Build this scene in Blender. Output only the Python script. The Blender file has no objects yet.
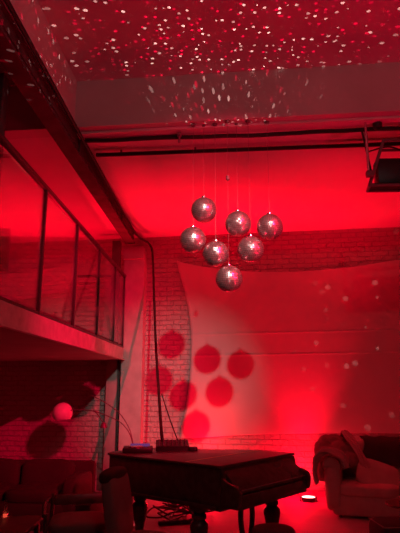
import bpy, bmesh, math, random
from mathutils import Vector, Matrix, noise
random.seed(7)
S = bpy.context.scene
COL = S.collection
PI = math.pi

# ------------------------------------------------------------------ helpers
class MB:
    """collects shapes into one bmesh"""
    def __init__(self): self.bm = bmesh.new()
    def box(self, c, s, bev=0.0, rot=None, seg=2):
        r = bmesh.ops.create_cube(self.bm, size=1.0)
        vs = r['verts']
        bmesh.ops.scale(self.bm, vec=Vector(s), verts=vs)
        if bev > 0:
            es = list({e for v in vs for e in v.link_edges})
            rb = bmesh.ops.bevel(self.bm, geom=es, offset=bev, segments=seg, profile=0.5, affect='EDGES')
            vs = list({v for f in rb['faces'] for v in f.verts} | {v for v in vs if v.is_valid})
            seen = set(vs); st = list(vs)
            while st:
                v = st.pop()
                for e in v.link_edges:
                    o = e.other_vert(v)
                    if o not in seen: seen.add(o); st.append(o)
            vs = list(seen)
        M = Matrix.Translation(Vector(c))
        if rot is not None: M = M @ rot
        bmesh.ops.transform(self.bm, matrix=M, verts=vs)
        return self
    def tube(self, pts, r, seg=10, caps=True):
        pts = [Vector(p) for p in pts]; n = len(pts)
        rs = r if isinstance(r, (list, tuple)) else [r]*n
        rings = []; prev = None
        for i, p in enumerate(pts):
            d = (pts[min(i+1, n-1)] - pts[max(i-1, 0)]).normalized()
            if prev is None:
                a = Vector((0, 0, 1)) if abs(d.z) < .9 else Vector((1, 0, 0))
                u = d.cross(a).normalized()
            else:
                u = (prev - d*prev.dot(d)).normalized()
            prev = u; w = d.cross(u)
            rings.append([self.bm.verts.new(p + (u*math.cos(2*PI*k/seg) + w*math.sin(2*PI*k/seg))*rs[i]) for k in range(seg)])
        for a, b in zip(rings, rings[1:]):
            for k in range(seg):
                self.bm.faces.new((a[k], a[(k+1) % seg], b[(k+1) % seg], b[k]))
        if caps:
            self.bm.faces.new(rings[0][::-1]); self.bm.faces.new(rings[-1])
        return self
    def lathe(self, prof, c=(0, 0, 0), seg=24, rot=None):
        c = Vector(c); rings = []
        for (r, z) in prof:
            ring = []
            for k in range(seg):
                v = Vector((r*math.cos(2*PI*k/seg), r*math.sin(2*PI*k/seg), z))
                if rot is not None: v = rot @ v
                ring.append(self.bm.verts.new(c + v))
            rings.append(ring)
        for a, b in zip(rings, rings[1:]):
            for k in range(seg):
                self.bm.faces.new((a[k], a[(k+1) % seg], b[(k+1) % seg], b[k]))
        if prof[0][0] > 1e-4: self.bm.faces.new(rings[0][::-1])
        if prof[-1][0] > 1e-4: self.bm.faces.new(rings[-1])
        return self
    def prism(self, poly, vec, bev=0):
        """closed polygon (3D points) swept along vec"""
        vec = Vector(vec)
        a = [self.bm.verts.new(Vector(p)) for p in poly]
        b = [self.bm.verts.new(Vector(p) + vec) for p in poly]
        n = len(poly)
        fs = [self.bm.faces.new(a[::-1]), self.bm.faces.new(b)]
        for k in range(n):
            fs.append(self.bm.faces.new((a[k], a[(k+1) % n], b[(k+1) % n], b[k])))
        bmesh.ops.recalc_face_normals(self.bm, faces=fs)
        if bev:
            es = list({e for f in fs[:2] for e in f.edges})
            bmesh.ops.bevel(self.bm, geom=es, offset=bev, segments=2, profile=.5, affect='EDGES')
        return self
    def pillow(self, c, s, rot=None, p=3.2, n=18, crown=0.0, wob=0.0, seed=0):
        """rounded upholstery block (superellipsoid) of full size s"""
        c = Vector(c); hx, hy, hz = s[0]/2, s[1]/2, s[2]/2
        def sp(x, e): return math.copysign(abs(x)**e, x)
        e = 2.0/p; rings = []
        for i in range(n+1):
            t = -PI/2 + PI*i/n; ring = []
            for k in range(2*n):
                q = 2*PI*k/(2*n)
                v = Vector((hx*sp(math.cos(t), e)*sp(math.cos(q), e), hy*sp(math.cos(t), e)*sp(math.sin(q), e), hz*sp(math.sin(t), e)))
                if wob: v += v.normalized()*noise.noise(v*5 + Vector((seed*7.1, seed, 0)))*wob
                if crown: v.z += crown*(1-(v.x/hx)**2)*(1-(v.y/hy)**2)*(1 if v.z > 0 else -1)
                if rot is not None: v = rot @ v
                ring.append(self.bm.verts.new(c + v))
            rings.append(ring)
        m = 2*n
        for a, b in zip(rings, rings[1:]):
            for k in range(m):
                self.bm.faces.new((a[k], a[(k+1) % m], b[(k+1) % m], b[k]))
        bmesh.ops.remove_doubles(self.bm, verts=rings[0]+rings[-1], dist=1e-5)
        return self
    def build(self, name, m, parent=None, smooth=True, angle=40):
        bmesh.ops.recalc_face_normals(self.bm, faces=self.bm.faces)
        me = bpy.data.meshes.new(name); self.bm.to_mesh(me); self.bm.free()
        o = bpy.data.objects.new(name, me); COL.objects.link(o)
        me.materials.append(m)
        if smooth:
            for p in me.polygons: p.use_smooth = True
            lim = math.radians(angle)
            bm = bmesh.new(); bm.from_mesh(me)
            for e in bm.edges:
                if len(e.link_faces) == 2 and e.calc_face_angle(0) > lim: e.smooth = False
            bm.to_mesh(me); bm.free()
        if parent: o.parent = parent
        return o

def tag(o, label, cat, group=None):
    o['label'] = label; o['category'] = cat
    if group: o['group'] = group
    return o
def thing(name, loc, label, cat, group=None, rz=0):
    o = bpy.data.objects.new(name, None); COL.objects.link(o)
    o.location = loc; o.rotation_euler = (0, 0, rz); o.empty_display_size = .1
    return tag(o, label, cat, group)
def struct(o): o['kind'] = 'structure'; return o
def RX(a): return Matrix.Rotation(math.radians(a), 4, 'X')
def RY(a): return Matrix.Rotation(math.radians(a), 4, 'Y')
def RZ(a): return Matrix.Rotation(math.radians(a), 4, 'Z')
def spline(pts, n=8):
    P = [Vector(p) for p in pts]; out = []
    for i in range(len(P)-1):
        p0, p1, p2, p3 = P[max(i-1, 0)], P[i], P[i+1], P[min(i+2, len(P)-1)]
        for k in range(n):
            t = k/n
            out.append(.5*((2*p1)+(p2-p0)*t+(2*p0-5*p1+4*p2-p3)*t*t+(3*p1-p0-3*p2+p3)*t**3))
    out.append(P[-1]); return out

# ------------------------------------------------------------------ materials
def mat(name, col, rough=.6, metal=0.0, noise_amt=.12, nscale=6.0, bump=0.0, bscale=40.0, spec=.5, **kw):
    m = bpy.data.materials.new(name); m.use_nodes = True
    nt = m.node_tree; b = nt.nodes['Principled BSDF']
    b.inputs['Roughness'].default_value = rough; b.inputs['Metallic'].default_value = metal
    b.inputs['Specular IOR Level'].default_value = spec
    tc = nt.nodes.new('ShaderNodeTexCoord')
    nz = nt.nodes.new('ShaderNodeTexNoise'); nz.inputs['Scale'].default_value = nscale; nz.inputs['Detail'].default_value = 5
    nt.links.new(tc.outputs['Object'], nz.inputs['Vector'])
    cr = nt.nodes.new('ShaderNodeValToRGB')
    cr.color_ramp.elements[0].position = .3; cr.color_ramp.elements[1].position = .7
    cr.color_ramp.elements[0].color = tuple(c*(1-noise_amt) for c in col)+(1,)
    cr.color_ramp.elements[1].color = tuple(min(1, c*(1+noise_amt)) for c in col)+(1,)
    nt.links.new(nz.outputs['Fac'], cr.inputs['Fac']); nt.links.new(cr.outputs['Color'], b.inputs['Base Color'])
    if bump:
        n2 = nt.nodes.new('ShaderNodeTexNoise'); n2.inputs['Scale'].default_value = bscale; n2.inputs['Detail'].default_value = 4
        nt.links.new(tc.outputs['Object'], n2.inputs['Vector'])
        bp = nt.nodes.new('ShaderNodeBump'); bp.inputs['Strength'].default_value = bump; bp.inputs['Distance'].default_value = .01
        nt.links.new(n2.outputs['Fac'], bp.inputs['Height']); nt.links.new(bp.outputs['Normal'], b.inputs['Normal'])
    for k, v in kw.items(): b.inputs[k.replace('_', ' ')].default_value = v
    return m

def brick_mat(name, c1, c2, mortar, bump=.9):
    m = bpy.data.materials.new(name); m.use_nodes = True
    nt = m.node_tree; b = nt.nodes['Principled BSDF']; b.inputs['Roughness'].default_value = .5
    tc = nt.nodes.new('ShaderNodeTexCoord')
    sx = nt.nodes.new('ShaderNodeSeparateXYZ'); cx = nt.nodes.new('ShaderNodeCombineXYZ')
    nt.links.new(tc.outputs['Object'], sx.inputs[0])
    wob = nt.nodes.new('ShaderNodeTexNoise'); wob.inputs['Scale'].default_value = 5.0; wob.inputs['Detail'].default_value = 3
    nt.links.new(tc.outputs['Object'], wob.inputs['Vector'])
    mm = nt.nodes.new('ShaderNodeMath'); mm.operation = 'MULTIPLY_ADD'; mm.inputs[1].default_value = .03
    nt.links.new(wob.outputs['Fac'], mm.inputs[0]); nt.links.new(sx.outputs['Z'], mm.inputs[2])
    nt.links.new(sx.outputs['X'], cx.inputs['X']); nt.links.new(mm.outputs[0], cx.inputs['Y'])
    br = nt.nodes.new('ShaderNodeTexBrick')
    br.inputs['Scale'].default_value = 1.0; br.inputs['Brick Width'].default_value = .26; br.inputs['Row Height'].default_value = .088
    br.inputs['Mortar Size'].default_value = .008; br.inputs['Mortar Smooth'].default_value = .5; br.inputs['Bias'].default_value = -.2
    br.inputs['Color1'].default_value = c1+(1,); br.inputs['Color2'].default_value = c2+(1,); br.inputs['Mortar'].default_value = mortar+(1,)
    nt.links.new(cx.outputs[0], br.inputs['Vector']); nt.links.new(br.outputs['Color'], b.inputs['Base Color'])
    nz = nt.nodes.new('ShaderNodeTexNoise'); nz.inputs['Scale'].default_value = 14; nz.inputs['Detail'].default_value = 5
    nt.links.new(tc.outputs['Object'], nz.inputs['Vector'])
    ad = nt.nodes.new('ShaderNodeMath'); ad.operation = 'MULTIPLY_ADD'; ad.inputs[1].default_value = -1.0
    nt.links.new(br.outputs['Fac'], ad.inputs[0]); nt.links.new(nz.outputs['Fac'], ad.inputs[2])
    bp = nt.nodes.new('ShaderNodeBump'); bp.inputs['Strength'].default_value = bump; bp.inputs['Distance'].default_value = .04
    nt.links.new(ad.outputs[0], bp.inputs['Height']); nt.links.new(bp.outputs['Normal'], b.inputs['Normal'])
    return m

def emit(name, col, s):
    m = bpy.data.materials.new(name); m.use_nodes = True
    b = m.node_tree.nodes['Principled BSDF']
    b.inputs['Base Color'].default_value = (.05, .05, .05, 1)
    b.inputs['Emission Color'].default_value = col+(1,); b.inputs['Emission Strength'].default_value = s
    return m

def glass_mat(name, gloss=.1, tint=(.95, .97, .97)):
    m = bpy.data.materials.new(name); m.use_nodes = True
    nt = m.node_tree; nt.nodes.remove(nt.nodes['Principled BSDF']); out = nt.nodes['Material Output']
    tr = nt.nodes.new('ShaderNodeBsdfTransparent'); tr.inputs[0].default_value = tint+(1,)
    gl = nt.nodes.new('ShaderNodeBsdfGlossy'); gl.inputs['Roughness'].default_value = .02; gl.inputs[0].default_value = (1, 1, 1, 1)
    fr = nt.nodes.new('ShaderNodeFresnel'); fr.inputs[0].default_value = 1.5
    ad = nt.nodes.new('ShaderNodeMath'); ad.operation = 'MULTIPLY_ADD'; ad.inputs[1].default_value = .55; ad.inputs[2].default_value = gloss; ad.use_clamp = True
    nt.links.new(fr.outputs[0], ad.inputs[0])
    mx = nt.nodes.new('ShaderNodeMixShader')
    nt.links.new(ad.outputs[0], mx.inputs[0]); nt.links.new(tr.outputs[0], mx.inputs[1]); nt.links.new(gl.outputs[0], mx.inputs[2])
    nt.links.new(mx.outputs[0], out.inputs[0])
    return m

M = dict(
    plaster=mat('ceiling plaster', (.62, .60, .58), .7, nscale=1.2, bump=.15, bscale=25),
    plaster2=mat('rear ceiling plaster', (.72, .70, .68), .7, nscale=.8, noise_amt=.1, bump=.15, bscale=12),
    brick=brick_mat('white painted brick', (.46, .43, .41), (.41, .38, .37), (.36, .34, .33)),
    render=mat('smooth painted render', (.52, .50, .48), .7, bump=.15),
    slab=mat('painted slab', (.42, .38, .36), .55, nscale=3),
    fascia=mat('painted steel fascia', (.62, .55, .55), .35, nscale=8, noise_amt=.2, spec=.5),
    steel=mat('dark painted steel', (.16, .14, .14), .4, nscale=10),
    beam=mat('red oxide beam', (.12, .09, .09), .85, nscale=5, noise_amt=.25, spec=.15),
    rail=mat('rail paint', (.05, .045, .045), .35),
    black=mat('black plastic', (.018, .018, .018), .4),
    rubber=mat('black cable', (.012, .012, .012), .5),
    grey=mat('grey column paint', (.33, .33, .31), .6),
    floor=mat('worn concrete floor', (.42, .39, .37), .62, nscale=2, noise_amt=.2, bump=.1, bscale=18),
    piano=mat('dark piano lacquer', (.075, .045, .04), .25, nscale=14, noise_amt=.3, spec=.5),
    piano2=mat('worn piano lid', (.075, .06, .055), .33, nscale=9, noise_amt=.3, spec=.6),
    brass=mat('brass', (.6, .45, .2), .3, 1.0),
    wood=mat('dark stained wood', (.10, .06, .045), .4, nscale=12, noise_amt=.3),
    sofa=mat('plum velvet', (.038, .02, .02), .85, bump=.2, bscale=120),
    chairfab=mat('worn chair cloth', (.22, .15, .14), .85, bump=.2, bscale=150),
    couch=mat('faded couch cloth', (.50, .36, .33), .85, bump=.25, bscale=90),
    blanket=mat('folded blanket', (.24, .15, .15), .9, bump=.35, bscale=45),
    band=mat('pale blanket trim', (.38, .28, .27), .9, bump=.2, bscale=45),
    cushion=mat('pale cushion cloth', (.42, .36, .31), .9, bump=.25, bscale=80),
    dark=mat('dark garment cloth', (.05, .03, .03), .95, bump=.25, bscale=60),
    shade=mat('white lamp shade', (.80, .78, .76), .5, noise_amt=.02),
    chrome=mat('brushed chrome', (.65, .65, .66), .25, 1.0),
    screen=emit('blue screen', (.10, .08, .40), .35),
    led=emit('blue led', (.08, .14, .8), .25),
    lens=emit('lit lamp lens', (1.0, .30, .28), 9.0),
    coal=emit('lit candle', (1.0, .10, .05), 1.2),
    glass=glass_mat('clear glass', .01, (.98, .98, .98)), drink=glass_mat('drinking glass', .12, (.9, .85, .85)),
)
# sheer fabric: diffuse with a little translucency
fm = bpy.data.materials.new('stretched white fabric'); fm.use_nodes = True
nt = fm.node_tree; out = nt.nodes['Material Output']; nt.nodes.remove(nt.nodes['Principled BSDF'])
df = nt.nodes.new('ShaderNodeBsdfDiffuse'); tl = nt.nodes.new('ShaderNodeBsdfTranslucent'); mx = nt.nodes.new('ShaderNodeMixShader')
tc = nt.nodes.new('ShaderNodeTexCoord'); nz = nt.nodes.new('ShaderNodeTexNoise'); nz.inputs['Scale'].default_value = 2.0
cr = nt.nodes.new('ShaderNodeValToRGB'); cr.color_ramp.elements[0].color = (.62, .58, .57, 1); cr.color_ramp.elements[1].color = (.74, .70, .69, 1)
nt.links.new(tc.outputs['Object'], nz.inputs['Vector']); nt.links.new(nz.outputs['Fac'], cr.inputs[0])
nt.links.new(cr.outputs[0], df.inputs[0]); nt.links.new(cr.outputs[0], tl.inputs[0])
mx.inputs[0].default_value = .2
nt.links.new(df.outputs[0], mx.inputs[1]); nt.links.new(tl.outputs[0], mx.inputs[2]); nt.links.new(mx.outputs[0], out.inputs[0])
M['fabric'] = fm

# ------------------------------------------------------------------ the room
K = math.tan(math.radians(6))
def wy(x): return 9.4 - K*(x-1.35)             # inner face of the rear brick wall
def bulk(x): return 5.30 - .062*(x+1.6)        # face of the drop between the two ceilings
XL, XR, ZC, ZR = -5.2, 4.6, 5.0, 4.45
XW = -1.6

struct(MB().box((-.3, 4.0, -.05), (10.4, 14.5, .1)).build('floor', M['floor'], smooth=False))
struct(MB().prism([(XL, wy(XL), 0), (XR, wy(XR), 0), (XR, wy(XR)+.25, 0), (XL, wy(XL)+.25, 0)], (0, 0, 5.3)).build('wall_back', M['brick'], smooth=False))
struct(MB().box((XR+.1, 4.0, 2.6), (.2, 14.5, 5.4)).build('wall_right', M['render'], smooth=False))
struct(MB().box((XL-.1, 4.0, 2.6), (.2, 14.5, 5.4)).build('wall_left', M['render'], smooth=False))
# upper ceiling, rear ceiling and the drop between them
struct(MB().prism([(XL, -3, ZC), (XR, -3, ZC), (XR, bulk(XR)+.1, ZC), (XL, bulk(XL)+.1, ZC)], (0, 0, .15)).build('ceiling', M['plaster'], smooth=False))
struct(MB().prism([(XL, bulk(XL)+.2, ZR), (XR, bulk(XR)+.2, ZR), (XR, wy(XR)+.1, ZR), (XL, wy(XL)+.1, ZR)], (0, 0, .15)).build('ceiling_rear', M['plaster2'], smooth=False))
struct(MB().prism([(XL, bulk(XL), ZR), (XR, bulk(XR), ZR), (XR, bulk(XR)+.2, ZR), (XL, bulk(XL)+.2, ZR)], (0, 0, ZC-ZR+.1)).build('wall_ceiling_drop', M['plaster'], smooth=False))
struct(MB().prism([(XW-.12, -3, ZR+.02), (XW, -3, ZR+.02), (XW, bulk(XW), ZR+.02), (XW-.12, bulk(XW), ZR+.02)], (0, 0, ZC-ZR)).build('wall_upper_left', M['plaster'], smooth=False))
# flat trim under the drop and shallow ridge in the rear ceiling
struct(MB().prism([(XW, bulk(XW)+.10, ZR-.03), (XR, bulk(XR)+.10, ZR-.03), (XR, bulk(XR)+.24, ZR-.03), (XW, bulk(XW)+.24, ZR-.03)], (0, 0, .03)).build('trim_1', M['plaster2'], smooth=False))
# pilaster and stub of lintel above it
px0, px1 = -1.79, -1.42
struct(MB().prism([(px0, wy(px0)+.02, 0), (px1, wy(px1)+.02, 0), (px1, wy(px1)-.33, 0), (px0, wy(px0)-.33, 0)], (0, 0, 3.95)).build('trim_2', M['render'], smooth=False))
struct(MB().prism([(px0, wy(px0)-.05, 3.95), (px1, wy(px1)-.05, 3.95), (px1, wy(px1)-.42, 3.95), (px0, wy(px0)-.42, 3.95)], (0, 0, .2)).build('trim_3', M['slab'], smooth=False))

# long steel beam (runs front to back over the balcony edge)
t = thing('steel_beam', (-1.69, 0, 4.25), 'long dark steel beam running from upper left to the rear wall above the balcony', 'beam')
b = MB(); b.box((0, 3.3, .012), (.17, 12.2, .024)); b.box((0, 3.3, .208), (.17, 12.2, .024)); b.box((.045, 3.3, .11), (.02, 12.2, .19))
b.box((0, 3.3, .11), (.13, 12.2, .05)); b.build('girder', M['beam'], t, smooth=False)
for y in (5.6, 8.2): MB().box((.075, y, .11), (.022, .04, .18), .004).build('web_stiffener', M['beam'], t)

# mezzanine slab with painted fascia
XF = -1.75
sl = MB().prism([(XL, 0, 2.18), (XF-.02, 0, 2.18), (XF-.02, wy(XF), 2.18), (XL, wy(XL), 2.18)], (0, 0, .17)).build('mezzanine_floor', M['slab'], smooth=False)
struct(sl)
fa = MB(); fa.prism([(XF-.02, 0, 2.17), (XF+.0, 0, 2.17), (XF, wy(XF)-.34, 2.17), (XF-.02, wy(XF)-.34, 2.17)], (0, 0, .205))
fa.box((XF+.012, 4.7, 2.182), (.024, 9.4, .018)); 
struct(fa.build('trim_4', M['fascia'], smooth=False))

# balcony railing
t = thing('balcony_railing', (XF, 0, 2.375), 'dark metal balcony railing with clear glass panels along the mezzanine edge', 'railing')
posts = [1.45, 2.65, 3.84, 5.03, 6.22, 7.42, 8.55, 9.36]
for y in posts: MB().box((-.02, y, .63), (.035, .035, 1.26), .004).build('post', M['rail'], t)
MB().box((-.02, 5.40, 1.275), (.055, 8.0, .045), .01).build('handrail', M['rail'], t)
MB().box((-.02, 5.40, .02), (.03, 8.0, .025), .003).build('bottom_rail', M['rail'], t)
MB().box((-.45, 9.36, 1.275), (.83, .05, .045), .01).build('return_rail', M['rail'], t)
for a, c in zip(posts, posts[1:]): MB().box((-.02, (a+c)/2, .64), (.010, c-a-.07, 1.16)).build('glass_panel', M['glass'], t, smooth=False)

# columns
def column(x, y, z0, z1, s, m, label):
    t = thing('steel_column', (x, y, z0), label, 'column')
    MB().box((0, 0, (z1-z0)/2), (s, s, z1-z0), .008).build('shaft', m, t)
    MB().box((0, 0, .01), (s+.08, s+.08, .02), .003).build('base_plate', m, t)
    return t
column(-1.97, 9.60, 0, 2.18, .19, M['grey'], 'grey column under the far end of the balcony')
column(-1.90, 9.24, 2.37, 4.25, .14, M['beam'], 'slim red-lit column above the balcony carrying the beam end')
column(-1.86, 3.99, 2.37, 4.25, .12, M['rail'], 'black column at the left edge between railing and beam')

# loudspeaker upstairs
t = thing('loudspeaker', (-2.17, 4.80, 2.35), 'black loudspeaker box on a stand behind the railing at the left edge', 'speaker', rz=.35)
MB().box((0, 0, .62), (.30, .28, .36), .015).build('cabinet', M['black'], t)
MB().box((.152, 0, .62), (.012, .24, .38), .004).build('grille', M['rubber'], t)
MB().tube([(0, 0, .02), (0, 0, .42)], .02).build('stand_pole', M['black'], t)
MB().lathe([(.16, 0), (.16, .02), (.03, .03)], (0, 0, 0)).build('stand_base', M['black'], t)

# ------------------------------------------------------------------ fabric on the rear wall
def fabric():
    mb = MB(); bm = mb.bm
    left = spline([(-.86, 0, 3.98), (-.70, 0, 3.35), (-.60, 0, 2.6), (-.60, 0, 2.0), (-.66, 0, 1.5), (-.78, 0, .84)], 10)
    def lx(v):   # v: 0 top .. 1 bottom
        i = v*(len(left)-1); k = min(int(i), len(left)-2); f = i-k
        return left[k].lerp(left[k+1], f).x
    NX, NZ = 90, 260; g = []
    XE = 4.2
    for j in range(NZ+1):
        v = j/NZ; row = []
        for i in range(NX+1):
            u = i/NX
            x0 = lx(v); x = x0 + (XE-x0)*u
            top = 3.98 - .42*math.sin(PI*min(1, u*1.02)**.8)*.72 + .05*u
            bot = .86 + .10*math.sin(PI*u*.9) + .05*u
            z = top + (bot-top)*v
            off = .05 + .010*noise.noise(Vector((x*.8, z*.8, 2)))
            for zc in (2.62, 2.25): off += .005*math.exp(-((z-zc-.04*u)/.012)**2)
            off += .003*math.sin(z*9+x*1.5)*math.exp(-((z-2.44)/.25)**2)
            row.append(bm.verts.new((x, wy(x)-off, z)))
        g.append(row)
    for j in range(NZ):
        for i in range(NX): bm.faces.new((g[j][i], g[j][i+1], g[j+1][i+1], g[j+1][i]))
    o = mb.build('stretched_fabric', M['fabric'])
    sd = o.modifiers.new('thickness', 'SOLIDIFY'); sd.thickness = .006; sd.offset = 0
    tag(o, 'large pale fabric sheet stretched over the rear brick wall behind the mirror balls', 'fabric')
    # hem cord along the top edge
fabric()

# ------------------------------------------------------------------ mirror balls
BALLS = [((-.20, 5.33, 3.50), 'highest mirror ball, at the upper left of the hanging cluster'),
         ((.15, 5.31, 3.34), 'upper middle mirror ball of the cluster, between the highest and the rightmost'),
         ((.47, 5.27, 3.29), 'rightmost mirror ball of the hanging cluster'),
         ((-.31, 5.29, 3.17), 'leftmost mirror ball of the hanging cluster'),
         ((-.08, 5.29, 3.02), 'mirror ball low in the cluster, just up and left of the lowest one'),
         ((.27, 5.24, 3.05), 'mirror ball low in the cluster, below and left of the rightmost one'),
         ((.05, 5.23, 2.75), 'lowest mirror ball, hanging below all the others')]
def mirror_mat():
    m = bpy.data.materials.new('mirror tiles'); m.use_nodes = True
    b = m.node_tree.nodes['Principled BSDF']
    nt = m.node_tree
    b.inputs['Metallic'].default_value = .85; b.inputs['Roughness'].default_value = .36
    tc = nt.nodes.new('ShaderNodeTexCoord'); nz = nt.nodes.new('ShaderNodeTexNoise'); nz.inputs['Scale'].default_value = 30
    cr = nt.nodes.new('ShaderNodeValToRGB'); cr.color_ramp.elements[0].color = (.42, .40, .40, 1); cr.color_ramp.elements[1].color = (.75, .73, .73, 1)
    nt.links.new(tc.outputs['Object'], nz.inputs[0]); nt.links.new(nz.outputs['Fac'], cr.inputs[0]); nt.links.new(cr.outputs[0], b.inputs['Base Color'])
    return m
M['mirror'] = mirror_mat()
M['grout'] = mat('mirror ball core', (.10, .09, .09), .6)
RB = .132
def tile_mesh():
    mb = MB(); bm = mb.bm; rnd = random.Random(3)
    rows = 22
    for i in range(rows):
        t0 = -PI/2 + PI*(i+.06)/rows; t1 = -PI/2 + PI*(i+.94)/rows; tm = (t0+t1)/2
        n = max(4, int(round(2*rows*math.cos(tm))))
        for k in range(n):
            a0 = 2*PI*(k+.05)/n; a1 = 2*PI*(k+.95)/n
            jx, jy = rnd.gauss(0, .02), rnd.gauss(0, .02)
            c = Vector((math.cos(tm)*math.cos((a0+a1)/2), math.cos(tm)*math.sin((a0+a1)/2), math.sin(tm)))
            ps = []
            for (t_, a_) in ((t0, a0), (t0, a1), (t1, a1), (t1, a0)):
                p = Vector((math.cos(t_)*math.cos(a_), math.cos(t_)*math.sin(a_), math.sin(t_)))*RB
                q = p - c*RB
                ps.append(p + c*(.0015 + q.x*jx*4 + q.z*jy*4))
            bm.faces.new([bm.verts.new(p) for p in ps])
    return mb
proto_core = proto_tiles = proto_cap = proto_ring = None
for i, (p, lab) in enumerate(BALLS):
    t = thing('mirror_ball', p, lab, 'disco ball', 'mirror balls hanging over the room', rz=i*.7)
    if i == 0:
        c = MB(); c.lathe([(RB*math.cos(a)*.985+1e-5, RB*math.sin(a)*.985) for a in [-PI/2+PI*k/20 for k in range(21)]], seg=32)
        proto = [c.build('core', M['grout'], t)]
        proto.append(tile_mesh().build('mirror_tiles', M['mirror'], t, smooth=False))
        proto.append(MB().lathe([(.026, RB-.006), (.026, RB+.012), (.008, RB+.016), (.006, RB+.03)], seg=16).build('cap', M['chrome'], t))
    else:
        for pc in proto:
            q = pc.copy(); COL.objects.link(q); q.parent = t
    ztop = ZR - p[2]
    MB().tube([(0, 0, RB+.028), (0, 0, ztop)], .0016, 6).build('hanging_wire', M['steel'], t)
    MB().lathe([(.022, ztop-.02), (.03, ztop-.001)], seg=12).build('ceiling_hook', M['steel'], t)
    if i == 6: MB().lathe([(.005, 1.03), (.018, 1.04), (.018, 1.08), (.005, 1.09)], seg=12).build('swivel', M['steel'], t)

# ------------------------------------------------------------------ pipes and cables under the rear ceiling
def along(y0, y1, x0, x1, n): return [(x0+(x1-x0)*k/n, y0+(y1-y0)*k/n) for k in range(n+1)]
pts = [(x, y, 4.395+.012*noise.noise(Vector((x*2.1, 0, 0)))-.02*math.exp(-((x-.3)/.25)**2)) for x, y in along(5.52, 5.30, -1.53, 3.6, 50)]
o = MB().tube(pts, .024, 8).build('cable_bundle', M['rubber']); tag(o, 'thick black cable bundle strung across just under the ceiling drop', 'cable')
t = thing('ceiling_pipe', (0, 5.83, 4.40), 'straight black pipe crossing under the rear ceiling below the cable bundle', 'pipe')
MB().tube([(-1.5, .08, 0), (3.6, -.14, 0)], .024, 12).build('tube', M['black'], t)
for x in (-1.2, -.32, 2.6): MB().tube([(x, .06-.043*(x+1.2), 0), (x, .06-.043*(x+1.2), .05)], .012, 8).build('clamp', M['steel'], t)
t = thing('hanger_rod', (-.47, 5.42, 4.30), 'short vertical rod clamped to the cables left of the mirror balls', 'rod')
MB().tube([(0, 0, 0), (0, 0, .15)], .011, 8).build('rod', M['steel'], t)
MB().box((0, 0, .10), (.05, .06, .03), .005).build('clip', M['steel'], t)
# long cable that follows the beam and drops down to the mixer
pts = spline([(-1.57, 2.4, 4.49), (-1.57, 4.0, 4.46), (-1.565, 5.3, 4.42), (-1.565, 5.6, 4.415), (-1.57, 7.0, 4.40), (-1.56, 8.3, 4.37), (-1.50, 9.05, 4.30), (-1.33, 9.35, 4.22), (-1.26, 9.25, 4.0), (-1.20, 9.0, 3.5), (-1.05, 8.25, 2.4), (-.89, 7.45, 1.6), (-.77, 6.76, 1.18), (-.745, 6.66, 1.10)], 8)
o = MB().tube(pts, .02, 8).build('multicore_cable', M['rubber']); tag(o, 'long black cable following the beam then dropping to the mixer on the piano', 'cable')
pts = spline([(-.86, 7.5, 1.62), (-.70, 7.1, 1.30), (-.60, 6.80, 1.14), (-.565, 6.68, 1.10)], 8)
o = MB().tube(pts, .008, 6).build('branch_cable', M['rubber']); tag(o, 'thin black cable branching off to the right end of the mixer', 'cable')

# projector hung from a pole at upper right
t = thing('projector_mount', (1.50, 5.28, 3.85), 'slim pole hanging from the ceiling drop at upper right with a clamp', 'mount')
MB().tube([(0, 0, .0), (0, 0, .62)], .014, 10).build('pole', M['chrome'], t)
MB().tube([(.035, .03, .02), (-.035, .03, .52)], .011, 8).build('brace', M['black'], t)
MB().box((.01, .01, .0), (.07, .07, .06), .008).build('clamp', M['steel'], t)
MB().box((.02, .05, .63), (.22, .08, .02), .003).build('top_plate', M['steel'], t)
MB().lathe([(.01, 0), (.045, .03), (.05, .09), (.02, .11)], (.13, .02, .49), 14).build('junction_box', M['black'], t)
t = thing('video_projector', (1.95, 5.30, 3.94), 'black projector in an open metal cage at the upper right edge', 'projector')
fr = MB(); bl, br_, tl_, tr_ = (-.43, .05, -.19), (.60, .05, -.19), (-.30, -.10, .24), (.60, -.10, .24)
bl2, tl2, br2, tr2 = (-.41, .22, -.19), (-.28, .10, .22), (.60, .22, -.19), (.60, .10, .22)
for a, c in ((bl, br_), (tl_, tr_), (bl, tl_), (br_, tr_), (bl2, br2), (tl2, tr2), (bl2, tl2), (bl, bl2), (tl_, tl2), (br_, br2), (tr_, tr2)): fr.tube([a, c], .016, 8)
fr.build('cage', M['steel'], t)
MB().prism([(-.42, .06, -.185), (.6, .06, -.185), (.6, .22, -.185), (-.40, .22, -.185)], (0, 0, .02)).build('shelf', M['black'], t, smooth=False)
MB().box((.13, .16, -.02), (.92, .17, .29), .02).build('housing', M['black'], t)
MB().lathe([(.075, 0), (.085, .05), (.06, .06), (.055, .02)], (.30, .085, -.02), 20, RX(90)).build('lens', M['glass'], t)
MB().box((-.02, .071, .02), (.035, .008, .05), .003).build('status_led', M['led'], t)
MB().tube(spline([(-.44, .0, .16), (-.2, .02, .22), (.02, .05, .12), (.1, .1, .05)], 8), .008, 6).build('power_lead', M['rubber'], t)

# ------------------------------------------------------------------ grand piano
ang = math.atan2(.80, .60)
t = thing('grand_piano', (-.05, 5.25, 0), 'old dark grand piano with closed lid and fat turned legs', 'piano', rz=ang)
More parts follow.
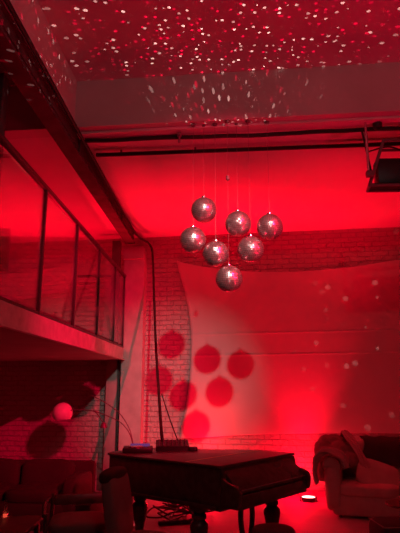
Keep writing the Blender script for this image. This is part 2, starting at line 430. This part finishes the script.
# local x: bass -> treble (keyboard width), local y: towards the tail
W = 1.35
outline = [(0, 0), (W, 0), (W, .30)] + [(p.x, p.y) for p in spline([(W, .30, 0), (1.27, .62, 0), (1.05, 1.02, 0), (.84, 1.38, 0), (.62, 1.62, 0), (.34, 1.70, 0)], 6)][1:] + [(.14, 1.69), (.04, 1.64), (0, 1.54)]
outline = [(x if x < .9 else x - .05, y*.965) for x, y in outline]
outline = [(0, 0), (W, 0)] + outline[2:]
inner = [(min(max(x, .015), W-.015), max(y, .015) if y < 1.0 else y-.015) for x, y in outline]
MB().prism([(x, y, .60) for x, y in inner], (0, 0, .375), .006).build('case', M['piano'], t)
lid = MB().prism([(x, y, .975) for x, y in [(min(max(x*1.008-.006, -.012), W+.012), y*1.008) for x, y in outline] if y > .40 or True], (0, 0, .026), .006)
lid.build('lid', M['piano2'], t)
MB().box((W/2, .43, 1.0015), (W-.02, .012, .004)).build('lid_hinge', M['brass'], t)
# rim moulding
MB().box((-.002, .80, .635), (.03, 1.5, .03), .008).build('rim_moulding', M['piano'], t)
# cheeks with curved profile, key bed, closed fall, key slip
prof = [(0, .97), (-.02, .93), (-.03, .885), (-.08, .86), (-.16, .845), (-.225, .82), (-.25, .775), (-.245, .70), (-.22, .655), (0, .62)]
for x in (0.005, W-.065): MB().prism([(x, y, z) for y, z in [(yy*.8, zz) for yy, zz in prof]], (.06, 0, 0), .008).build('cheek', M['piano'], t)
MB().box((W/2, -.08, .655), (W-.13, .18, .06), .006).build('key_bed', M['piano'], t)
MB().box((W/2, -.165, .70), (W-.13, .03, .10), .008).build('key_slip', M['piano'], t)
MB().prism([(.065, 0, .95), (.065, -.04, .90), (.065, -.155, .795), (.065, -.165, .765), (.065, 0, .76)], (W-.13, 0, 0), .006).build('fall_board', M['piano'], t)
MB().box((W/2, -.160, .787), (W-.16, .012, .012), .004).build('fall_highlight', M['chairfab'], t)  # paler strip painting the highlight along the fall's front edge
legprof = [(.035, .03), (.05, .05), (.045, .09), (.06, .11), (.062, .14), (.045, .17), (.05, .22), (.075, .32), (.09, .40), (.085, .44), (.055, .47), (.072, .49), (.072, .515), (.055, .53), (.095, .56), (.10, .60)]
for (x, y) in ((.13, .36), (W-.24, .16), (.38, 1.42)):
    l = MB().lathe(legprof, (x, y, 0), 24).build('leg', M['piano'], t)
    MB().lathe([(.01, 0), (.028, .008), (.03, .03), (.012, .04)], (x, y, 0), 16).build('caster', M['brass'], l)
ly = MB()
ly.tube(spline([(.55-.09, .10, .60), (.55-.10, .10, .45), (.55-.07, .10, .28), (.55-.06, .10, .16)], 6), .026, 10)
ly.tube(spline([(.55+.09, .10, .60), (.55+.10, .10, .45), (.55+.07, .10, .28), (.55+.06, .10, .16)], 6), .026, 10)
ly.box((.55, .10, .13), (.24, .12, .07), .015)
ly.build('pedal_lyre', M['piano'], t)
for dx in (-.05, .05): MB().tube([((.55+dx), .06, .12), ((.55+dx), -.06, .09), ((.55+dx), -.12, .085)], [.012, .016, .02], 8).build('pedal', M['brass'], t)

# things on the piano
rzp = .12
t = thing('dj_controller', (-.985, 6.34, 1.001), 'flat black media player with a blue screen at the tail of the piano', 'media player', rz=rzp)
MB().box((0, 0, .028), (.33, .30, .05), .01).build('body', M['black'], t)
MB().box((.02, .085, .062), (.22, .11, .012), .003, RX(8)).build('screen', M['screen'], t)
MB().lathe([(.085, .052), (.085, .062), (.078, .066)], (-.02, -.05, 0), 28).build('jog_wheel', M['chrome'], t)
for k in range(4): MB().lathe([(.009, .052), (.009, .062)], (.12, -.11+.03*k, 0), 10).build('button', M['chrome'], t)
t = thing('audio_mixer', (-.62, 6.56, 1.001), 'black audio mixer with rows of knobs where the cable ends on the piano', 'mixer', rz=rzp)
MB().prism([(-.19, -.13, 0), (-.19, .13, 0), (-.19, .13, .10), (-.19, -.13, .05)], (.38, 0, 0), .006).build('body', M['black'], t)
for r in range(4):
    for k in range(7):
        y = -.09+.055*r
        MB().lathe([(.009, 0), (.008, .02)], (-.15+.05*k, y, .05+(y+.13)*.192), 10).build('knob', M['chrome'] if r % 2 else M['steel'], t)
t = thing('adapter_box', (-.37, 6.46, 1.001), 'small black box lying on the piano right of the mixer', 'box', rz=.2)
MB().box((0, 0, .022), (.095, .06, .044), .006).build('body', M['black'], t)
MB().lathe([(.006, 0), (.006, .01)], (.02, -.03, .022), 8, RX(90)).build('socket', M['chrome'], t)

# piano stool
t = thing('piano_stool', (.40, 5.02, 0), 'round dark upholstered stool in front of the keyboard', 'stool')
MB().pillow((0, 0, .50), (.37, .37, .10), p=2.6, n=14).build('seat', M['dark'], t)
MB().lathe([(.17, .42), (.175, .45), (.17, .47)], (0, 0, 0), 28).build('seat_rim', M['wood'], t)
MB().lathe([(.03, .10), (.03, .42)], (0, 0, 0), 16).build('spindle', M['wood'], t)
for k in range(3):
    a = 2*PI*k/3+.5
    MB().tube(spline([(.02*math.cos(a), .02*math.sin(a), .20), (.12*math.cos(a), .12*math.sin(a), .12), (.19*math.cos(a), .19*math.sin(a), .018)], 5), .018, 8).build('leg', M['wood'], t)

# cables on the floor under the piano
rnd = random.Random(11)
floor_labels = ['looping black cable in the pile under the piano, nearest the tail leg', 'black cable coiled in the middle of the pile under the piano', 'black cable trailing out of the pile towards the keyboard leg', 'black cable draped high over the pile under the piano', 'black cable snaking behind the pile under the piano']
for k in range(5):
    cx, cy = -.92+.15*k, 7.72+.14*(k % 3)
    pts = []
    for j in range(15):
        a = j*.9+k; r = .10+.13*rnd.random()
        pts.append((cx+r*math.cos(a)*1.3+.02*j*(1 if k != 4 else -1), cy+r*math.sin(a)*1.4, .014+.025*(j % 4)+.05*rnd.random()+k*.025))
    o = MB().tube(spline(pts, 6), .011, 6).build('floor_cable', M['rubber']); tag(o, floor_labels[k], 'cable', 'cables heaped on the floor under the piano')
t = thing('power_strip', (-.62, 7.42, 0), 'black multi-socket power strip lying in the cable pile', 'power strip', rz=.3)
MB().box((0, 0, .03), (.5, .07, .05), .01).build('body', M['black'], t)
for k in range(5): MB().lathe([(.024, .05), (.024, .06), (.019, .058), (.019, .052)], (-.18+.09*k, 0, 0), 14).build('socket', M['steel'], t)
for k, dx in enumerate((-.09, .09)): MB().box((dx, 0, .085), (.05, .05, .06), .012).build('plug', M['chrome'], t)

# ------------------------------------------------------------------ floor uplights against the rear wall
def par(x, y, label, power, hot):
    t = thing('floor_uplight', (x, y, 0), label, 'stage light', 'floor lights washing the rear wall')
    MB().lathe([(.09, .01), (.108, .015), (.112, .06), (.106, .064), (.10, .055)], seg=28).build('housing', M['black'], t)
    MB().lathe([(.099, .056), (.095, .060), (.0001, .064)], seg=28).build('lens', M['lens'], t)
    for s in (-1, 1): MB().box((s*.125, 0, .035), (.012, .05, .07), .003).build('bracket', M['steel'], t)
    return t
U = [(1.27, 8.98), (-.30, 9.28)]
par(U[0][0], U[0][1], 'glowing round floor light at the foot of the wall between piano and couch', 0, True)
par(U[1][0], U[1][1], 'round floor light at the foot of the wall hidden behind the piano', 0, False)

# ------------------------------------------------------------------ arc lamp behind the piano tail
t = thing('arc_lamp', (-1.20, 7.35, 0), 'multi-arm arc floor lamp with a white dome shade left of the piano', 'lamp')
MB().lathe([(.17, 0), (.17, .03), (.04, .05)], seg=28).build('base', M['chrome'], t)
MB().tube([(0, 0, .04), (0, 0, .96)], .016, 10).build('stem', M['chrome'], t)
arms = [[(0, 0, .94), (-.06, .02, 1.16), (-.20, .05, 1.36), (-.42, .10, 1.51), (-.62, .15, 1.60)],
        [(0, 0, .92), (-.05, .0, 1.10), (-.16, .0, 1.24), (-.34, .02, 1.33), (-.60, .06, 1.405), (-.88, .12, 1.41), (-.98, .15, 1.39)],
        [(-.56, .06, 1.40), (-.50, .03, 1.36), (-.44, .0, 1.29), (-.40, -.02, 1.24)]]
for a in arms: MB().tube(spline(a, 8), .0065, 8).build('arm', M['steel'], t)
sh = MB(); R = .135
angs = [math.radians(-38+126*k/20) for k in range(21)]
prof = [(R*math.cos(a), R*math.sin(a)) for a in angs]
sh.lathe(prof+[((R-.006)*math.cos(a), (R-.006)*math.sin(a)) for a in angs[::-1]], (-1.01, .16, 1.37), 32)
s_ = sh.build('dome_shade', M['shade'], t); 
MB().lathe([(.012, -.004), (.014, .004), (.004, .012)], (-1.01, .16, 1.37+R), 14).build('finial', M['chrome'], s_)
MB().lathe([(.05, 0), (.03, .06), (.008, .07)], (-.40, -.02, 1.19), 14).build('small_shade', M['steel'], t)

# ------------------------------------------------------------------ dark sofa under the balcony
t = thing('sofa', (-2.55, 7.30, -.0), 'dark plum two-cushion sofa under the balcony at left', 'sofa', rz=-.03)
MB().box((0, 0, .22), (1.9, .85, .24), .04).build('base', M['sofa'], t)
for x in (-.56, .18):
    MB().pillow((x-.0, .24, .565), (.73, .24, .42), RX(-10), 4, wob=.015, seed=x).build('back_cushion', M['sofa'], t)
    MB().pillow((x, -.08, .40), (.73, .66, .17), None, 4.5, crown=.02).build('seat_cushion', M['sofa'], t)
MB().box((-.1, .40, .45), (1.75, .12, .58), .05).build('back', M['sofa'], t)
for x in (-.98, .66): MB().pillow((x, .0, .38), (.20, .86, .50), None, 5).build('armrest', M['sofa'], t)
for x in (-.9, .75):
    for y in (-.35, .35): MB().tube([(x*.95, y, 0), (x*.95, y, .12)], [.018, .026], 8).build('leg', M['wood'], t)

# open wooden armchair in front of it
t = thing('wooden_armchair', (-1.42, 5.55, 0), 'low armchair with curved wooden arms in front of the sofa', 'chair', rz=.25)
MB().pillow((0, 0, .43), (.54, .54, .13), None, 4, crown=.02).build('seat', M['chairfab'], t)
MB().box((0, 0, .345), (.56, .56, .05), .01).build('seat_frame', M['wood'], t)
MB().box((0, .27, .60), (.50, .05, .10), .02, RX(-8)).build('backrest', M['wood'], t)
for s in (-1, 1):
    MB().tube(spline([(s*.29, .28, .60), (s*.31, .10, .625), (s*.32, -.10, .615), (s*.31, -.28, .565)], 6), .021, 8).build('arm', M['wood'], t)
    MB().tube([(s*.285, -.24, 0), (s*.295, -.24, .58)], [.016, .022], 8).build('leg', M['wood'], t)
    MB().tube([(s*.27, .30, 0), (s*.27, .26, .34), (s*.26, .29, .66)], [.016, .022, .018], 8).build('leg', M['wood'], t)

# upholstered chair in profile by the piano tail
t = thing('upholstered_chair', (-.70, 5.10, 0), 'high-backed upholstered chair turned sideways at the tail of the piano', 'chair', rz=1.40)
# local: faces -y ; rotated so the seat points to the right
MB().pillow((0, .02, .37), (.46, .44, .14), None, 4, crown=.02).build('seat', M['chairfab'], t)
MB().box((0, 0, .30), (.48, .50, .06), .012).build('seat_frame', M['wood'], t)
bk = MB().pillow((0, .27, .68), (.48, .13, .58), RX(-9), 4.5).build('backrest', M['chairfab'], t)
MB().pillow((0, .325, .93), (.50, .16, .13), None, 2.6).build('top_roll', M['sofa'], t)
for x in (-.2, .2):
    for y in (-.22, .22): MB().tube([(x*1.05, y*1.08, 0), (x, y, .29)], [.016, .024], 8).build('leg', M['wood'], t)

# coffee table with candle holder at lower left
t = thing('coffee_table', (-2.25, 5.25, 0), 'low dark wooden table at the lower left corner', 'table', rz=.06)
MB().box((0, 0, .435), (.92, 1.0, .035), .008).build('tabletop', M['wood'], t)
for x in (-.4, .4):
    for y in (-.44, .44): MB().box((x, y, .21), (.05, .05, .42), .006).build('leg', M['wood'], t)
t = thing('candle_holder', (-2.17, 5.62, .4535), 'small glass bottle with a red glowing base on the low table', 'candle')
MB().lathe([(.03, 0), (.034, .01), (.034, .05), (.028, .06), (.024, .055), (.029, .045), (.029, .012), (.0001, .01)], seg=20).build('cup', M['drink'], t)
MB().lathe([(.022, .012), (.022, .036), (.0001, .038)], seg=16).build('candle', M['coal'], t)
MB().lathe([(.020, .06), (.016, .075), (.012, .12), (.012, .16), (.015, .165)], seg=16).build('neck', M['drink'], t)

# ------------------------------------------------------------------ couch at right with throws
rzc = -.26
CX, CY = 2.40, 8.03
t = thing('couch', (CX, CY, 0), 'large faded upholstered couch at the lower right', 'sofa', rz=rzc)
MB().box((0, 0, .17), (1.80, .80, .28), .05).build('base', M['couch'], t)
MB().pillow((0, .36, .66), (1.84, .24, .56), RX(-7), 6, n=22, wob=.012).build('back', M['couch'], t)
for x in (-.44, .44): MB().pillow((x, -.06, .35), (.86, .74, .17), None, 4.5, crown=.03).build('seat_cushion', M['couch'], t)
for x in (-.88, .88):
    a = MB().pillow((x, -.02, .38), (.24, .86, .64), None, 4, wob=.01, seed=x).build('armrest', M['couch'], t)
    MB().lathe([(.12, -.40), (.13, -.36), (.13, .34), (.11, .38)], (x, 0, .66), 24, RX(90)).build('arm_roll', M['couch'], a)
for x in (-.8, .8):
    for y in (-.32, .32): MB().tube([(x, y, 0), (x, y, .05)], [.025, .03], 8).build('foot', M['wood'], t)

def drape(name, path, width, m, label, cat, seed, folds=.03, thick=.02, parent_mat=None, N=40, W_=24):
    """cloth strip lying along a path of (point, across-vector)"""
    P = spline([p for p, a in path], 8); A = spline([a for p, a in path], 8)
    mb = MB(); g = []
    n = len(P)
    for i in range(n):
        d = (P[min(i+1, n-1)]-P[max(i-1, 0)]).normalized(); ac = A[i].normalized(); nr = ac.cross(d).normalized()
        row = []
        for k in range(W_+1):
            s = k/W_-.5
            q = P[i] + ac*s*width*(1+.12*math.sin(i*.31+seed))
            q = q + nr*(folds*noise.noise(Vector((s*5.0+seed, i*.09, seed*1.7)))*1.6 + folds*.7*math.sin(s*17+i*.13+seed))
            row.append(mb.bm.verts.new(q))
        g.append(row)
    for i in range(n-1):
        for k in range(W_): mb.bm.faces.new((g[i][k], g[i][k+1], g[i+1][k+1], g[i+1][k]))
    o = mb.build(name, m); sd = o.modifiers.new('thickness', 'SOLIDIFY'); sd.thickness = thick; sd.offset = 1
    if label: tag(o, label, cat)
    return o
Rz = Matrix.Rotation(rzc, 4, 'Z')
def cw(x, y, z): return tuple(Matrix.Translation((CX, CY, 0)) @ Rz @ Vector((x, y, z)))
def cv(x, y, z): return tuple(Rz @ Vector((x, y, z)))
# blanket heaped over the left arm and the corner of the back
hb = MB()
for c_, sz, rr in [((-.90, .36, .88), (.46, .46, .26), 8), ((-1.02, .30, .74), (.30, .40, .42), -4), ((-.90, .05, .76), (.36, .56, .22), 5), ((-.74, .12, .80), (.40, .34, .24), 25), ((-.62, .02, .68), (.30, .30, .24), 30), ((-1.03, -.04, .60), (.20, .40, .40), 4)]:
    hb.pillow(c_, sz, RY(rr), 2.6, n=14, wob=.02, seed=c_[0])
o = hb.build('draped_blanket', M['blanket']); o.location = (CX, CY, 0); o.rotation_euler = (0, 0, rzc)
rm = o.modifiers.new('weld', 'REMESH'); rm.mode = 'VOXEL'; rm.voxel_size = .016; rm.use_smooth_shade = True
tx = bpy.data.textures.new('folds', 'CLOUDS'); tx.noise_scale = .14; tx.noise_depth = 2
dp = o.modifiers.new('folds', 'DISPLACE'); dp.texture = tx; dp.strength = .07; dp.mid_level = .5
sm = o.modifiers.new('soften', 'SMOOTH'); sm.iterations = 3
tag(o, 'crumpled dark blanket heaped over the left arm and back corner of the couch', 'blanket')
drape('folded_throw', [(cw(-1.10, -.40, .44), cv(0, 1, .1)), (cw(-1.12, -.38, .62), cv(0, 1, .1)), (cw(-1.06, -.37, .80), cv(0, 1, .1)), (cw(-.90, -.35, .86), cv(0, 1, 0)), (cw(-.75, -.34, .80), cv(0, 1, 0)), (cw(-.69, -.34, .64), cv(0, 1, 0))], .26, M['band'], 'rolled paler throw hanging over the front of the left couch arm', 'blanket', 4.1, .03, .03)
drape('pale_scarf', [(cw(-.76, .55, .90), cv(1, .1, 0)), (cw(-.74, .44, 1.05), cv(1, .1, 0)), (cw(-.70, .20, 1.04), cv(1, .1, 0)), (cw(-.60, .02, .94), cv(1, .2, .2)), (cw(-.50, -.12, .78), cv(1, .2, .2)), (cw(-.42, -.18, .62), cv(1, .2, 0))], .11, M['band'], 'narrow paler strip of cloth running down over the blanket on the couch back', 'scarf', 2.2, .008, .015)
drape('dark_jacket', [(cw(-.20, .53, .80), cv(1, 0, 0)), (cw(-.20, .48, .96), cv(1, 0, 0)), (cw(-.20, .38, .985), cv(1, 0, 0)), (cw(-.20, .24, .92), cv(1, 0, 0)), (cw(-.19, .205, .76), cv(1, 0, 0)), (cw(-.18, .18, .62), cv(1, 0, 0))], .56, M['dark'], 'dark garment hung over the middle of the couch back', 'jacket', 3.3, .005, .015)
o = MB().pillow((0, 0, 0), (.60, .46, .15), None, 3.4, n=20, crown=.02, wob=.012).build('throw_cushion', M['cushion']); 
o.location = cw(-.28, -.14, .50); o.rotation_euler = (math.radians(50), math.radians(18), rzc+.1)
tag(o, 'pale patterned cushion leaning on the couch back', 'cushion')

# pouf, small table and glass at the lower right corner
t = thing('pouf', (1.68, 5.85, 0), 'dark square pouf at the bottom right of the picture', 'pouf', rz=.1)
MB().pillow((0, 0, .22), (.46, .46, .42), None, 5.5, n=18).build('body', M['dark'], t)
MB().tube([(-.2, -.2, .40), (.2, -.2, .40), (.2, .2, .40), (-.2, .2, .40), (-.2, -.2, .40)], .008, 6).build('piping', M['chairfab'], t)
t = thing('side_table', (2.02, 6.5, 0), 'small round dark table in front of the couch at right', 'table')
MB().lathe([(.24, .43), (.25, .44), (.25, .455), (.0001, .456)], seg=32).build('tabletop', M['wood'], t)
MB().lathe([(.025, .03), (.025, .43)], seg=14).build('pedestal', M['wood'], t)
MB().lathe([(.16, 0), (.16, .02), (.03, .035)], seg=24).build('foot', M['wood'], t)
t = thing('tumbler', (1.94, 6.42, .457), 'drinking glass on the small round table at the right edge', 'glass')
MB().lathe([(.030, 0), (.034, .12), (.031, .12), (.028, .012), (.0001, .010)], seg=24).build('glass_wall', M['drink'], t)
MB().lathe([(.0001, .012), (.0275, .0125), (.029, .05), (.0001, .05)], seg=20).build('drink', M['coal'] if False else M['chairfab'], t)

# ------------------------------------------------------------------ lights
RED = (1.0, 0.0, 0.016)
ROSE = (1.0, 0.0, 0.045)
def spot(name, loc, to, power, col, size, blend, radius=.04):
    l = bpy.data.lights.new(name, 'SPOT'); l.energy = power; l.color = col; l.spot_size = math.radians(size); l.spot_blend = blend; l.shadow_soft_size = radius
    o = bpy.data.objects.new(name, l); COL.objects.link(o); o.location = loc
    o.rotation_euler = (Vector(to)-Vector(loc)).to_track_quat('-Z', 'Y').to_euler(); return o
def area(name, loc, to, power, col, sx, sy):
    l = bpy.data.lights.new(name, 'AREA'); l.energy = power; l.color = col; l.shape = 'RECTANGLE'; l.size = sx; l.size_y = sy
    o = bpy.data.objects.new(name, l); COL.objects.link(o); o.location = loc
    o.rotation_euler = (Vector(to)-Vector(loc)).to_track_quat('-Z', 'Y').to_euler(); return o
WHITE = (1.0, .90, .80)
LW = (.72, .0, 4.8)
spot('white_spot', LW, (-.88, 9.6, 1.62), 700, WHITE, 20.5, 1.0, .045)
spot('white_wide', LW, (.3, 9.4, 2.8), 34, (1.0, .56, .54), 95, .6, .06)
spot('red_spot', (2.84, 1.2, 4.45), (-3.4, 9.8, 1.35), 2900, ROSE, 36, .9, .03)
# uplights and flood, plus added lamps for spill and rear ceiling
spot('uplight_right', (U[0][0], U[0][1]-.05, .16), (U[0][0], U[0][1]+.50, 4.4), 420, RED, 60, 1.0, .06)
spot('uplight_left', (U[1][0], U[1][1]-.05, .16), (U[1][0], U[1][1]+.15, 4.4), 260, RED, 70, 1.0, .06)
l = bpy.data.lights.new('spill_fill', 'POINT'); l.energy = 50; l.color = RED; l.shadow_soft_size = .06
o = bpy.data.objects.new('spill_fill', l); COL.objects.link(o); o.location = (1.10, 9.0, .42)  # extra unseen point lamp, added to brighten floor, couch and wall foot
l = l.copy(); l.energy = 40; o = bpy.data.objects.new('spill_fill_left', l); COL.objects.link(o); o.location = (-.3, 9.1, .4)  # second added point lamp, brightens the floor behind the piano
spot('uplight_balcony', (-3.1, 9.2, 2.5), (-2.9, 8.4, 4.4), 190, RED, 140, 1.0, .08)
spot('red_flood', (2.6, 3.9, 1.3), (.6, 3.6, 5.0), 170, ROSE, 110, 1.0, .15)
spot('ceiling_fill', (-.55, 8.3, .35), (-.55, 8.2, 4.4), 800, RED, 58, 1.0, .08)  # added lamp without a fixture, brightens the rear ceiling
spot('ceiling_fill_right', (1.7, 8.0, 1.2), (1.9, 7.9, 4.4), 460, RED, 78, 1.0, .08)  # same added ceiling fill, right half

# dot-patterned point lamps added in place of the mirror balls' reflected specks
def speck_light(name, loc, power, scale, thr, seed, tint_red, fan, c0, c1):
    l = bpy.data.lights.new(name, 'POINT'); l.energy = power; l.shadow_soft_size = .0; l.color = (1, 1, 1)
    l.use_nodes = True; nt = l.node_tree; em = nt.nodes['Emission']
    tc = nt.nodes.new('ShaderNodeTexCoord')
    mp = nt.nodes.new('ShaderNodeMapping'); mp.inputs['Location'].default_value = (seed, seed*.37, seed*1.3)
    nt.links.new(tc.outputs['Normal'], mp.inputs['Vector'])
    vo = nt.nodes.new('ShaderNodeTexVoronoi'); vo.inputs['Scale'].default_value = scale
    nt.links.new(mp.outputs[0], vo.inputs['Vector'])
    lt = nt.nodes.new('ShaderNodeMath'); lt.operation = 'LESS_THAN'; lt.inputs[1].default_value = thr
    nt.links.new(vo.outputs['Distance'], lt.inputs[0])
    sc = nt.nodes.new('ShaderNodeSeparateColor'); nt.links.new(vo.outputs['Color'], sc.inputs[0])
    cr = nt.nodes.new('ShaderNodeValToRGB'); cr.color_ramp.interpolation = 'CONSTANT'
    cr.color_ramp.elements[0].color = (1, .55, .5, 1); cr.color_ramp.elements[1].position = tint_red; cr.color_ramp.elements[1].color = (1, 0, .04, 1)
    nt.links.new(sc.outputs[0], cr.inputs[0])
    mu = nt.nodes.new('ShaderNodeMath'); mu.operation = 'MULTIPLY'
    mr = nt.nodes.new('ShaderNodeMapRange'); mr.inputs['To Min'].default_value = .25; mr.inputs['To Max'].default_value = 1.0
    nt.links.new(sc.outputs[1], mr.inputs[0])
    sx = nt.nodes.new('ShaderNodeVectorMath'); sx.operation = 'DOT_PRODUCT'; sx.inputs[1].default_value = Vector(fan).normalized()
    nt.links.new(tc.outputs['Normal'], sx.inputs[0])
    fm_ = nt.nodes.new('ShaderNodeMapRange'); fm_.inputs['From Min'].default_value = c0; fm_.inputs['From Max'].default_value = c1
    nt.links.new(sx.outputs['Value'], fm_.inputs[0])
    m3 = nt.nodes.new('ShaderNodeMath'); m3.operation = 'MULTIPLY'
    nt.links.new(fm_.outputs[0], m3.inputs[0]); nt.links.new(lt.outputs[0], m3.inputs[1])
    nt.links.new(m3.outputs[0], mu.inputs[0]); nt.links.new(mr.outputs[0], mu.inputs[1])
    nt.links.new(cr.outputs[0], em.inputs['Color']); nt.links.new(mu.outputs[0], em.inputs['Strength'])
    o = bpy.data.objects.new(name, l); COL.objects.link(o); o.location = loc; return o
speck_light('speck_gobo', (.05, 4.62, 3.2), 350, 30, .24, 3.7, .52, (-.05, -.60, 1.0), .48, .66)
speck_light('speck_gobo_wall', (.30, 5.10, 2.60), 160, 17, .17, 1.3, 1.0, (1.0, 1.55, -.06), .90, .99)

w = bpy.data.worlds.new('World'); S.world = w; w.use_nodes = True
w.node_tree.nodes['Background'].inputs[0].default_value = (.02, .002, .003, 1); w.node_tree.nodes['Background'].inputs[1].default_value = .3

# ------------------------------------------------------------------ camera
cam = bpy.data.cameras.new('Camera'); co = bpy.data.objects.new('Camera', cam); COL.objects.link(co)
cam.sensor_fit = 'VERTICAL'; cam.sensor_height = 24; cam.lens = 24*540/533
P = math.atan(121.5/540); YAW = math.atan(25/540*math.cos(P))
co.location = (0, 0, 1.7); co.rotation_euler = (PI/2+P, 0, YAW)
cam.clip_start = .05
S.camera = co
S.view_settings.view_transform = 'Standard'; S.view_settings.look = 'None'; S.view_settings.gamma = 1; S.view_settings.use_curve_mapping = False
S.view_settings.exposure = 0
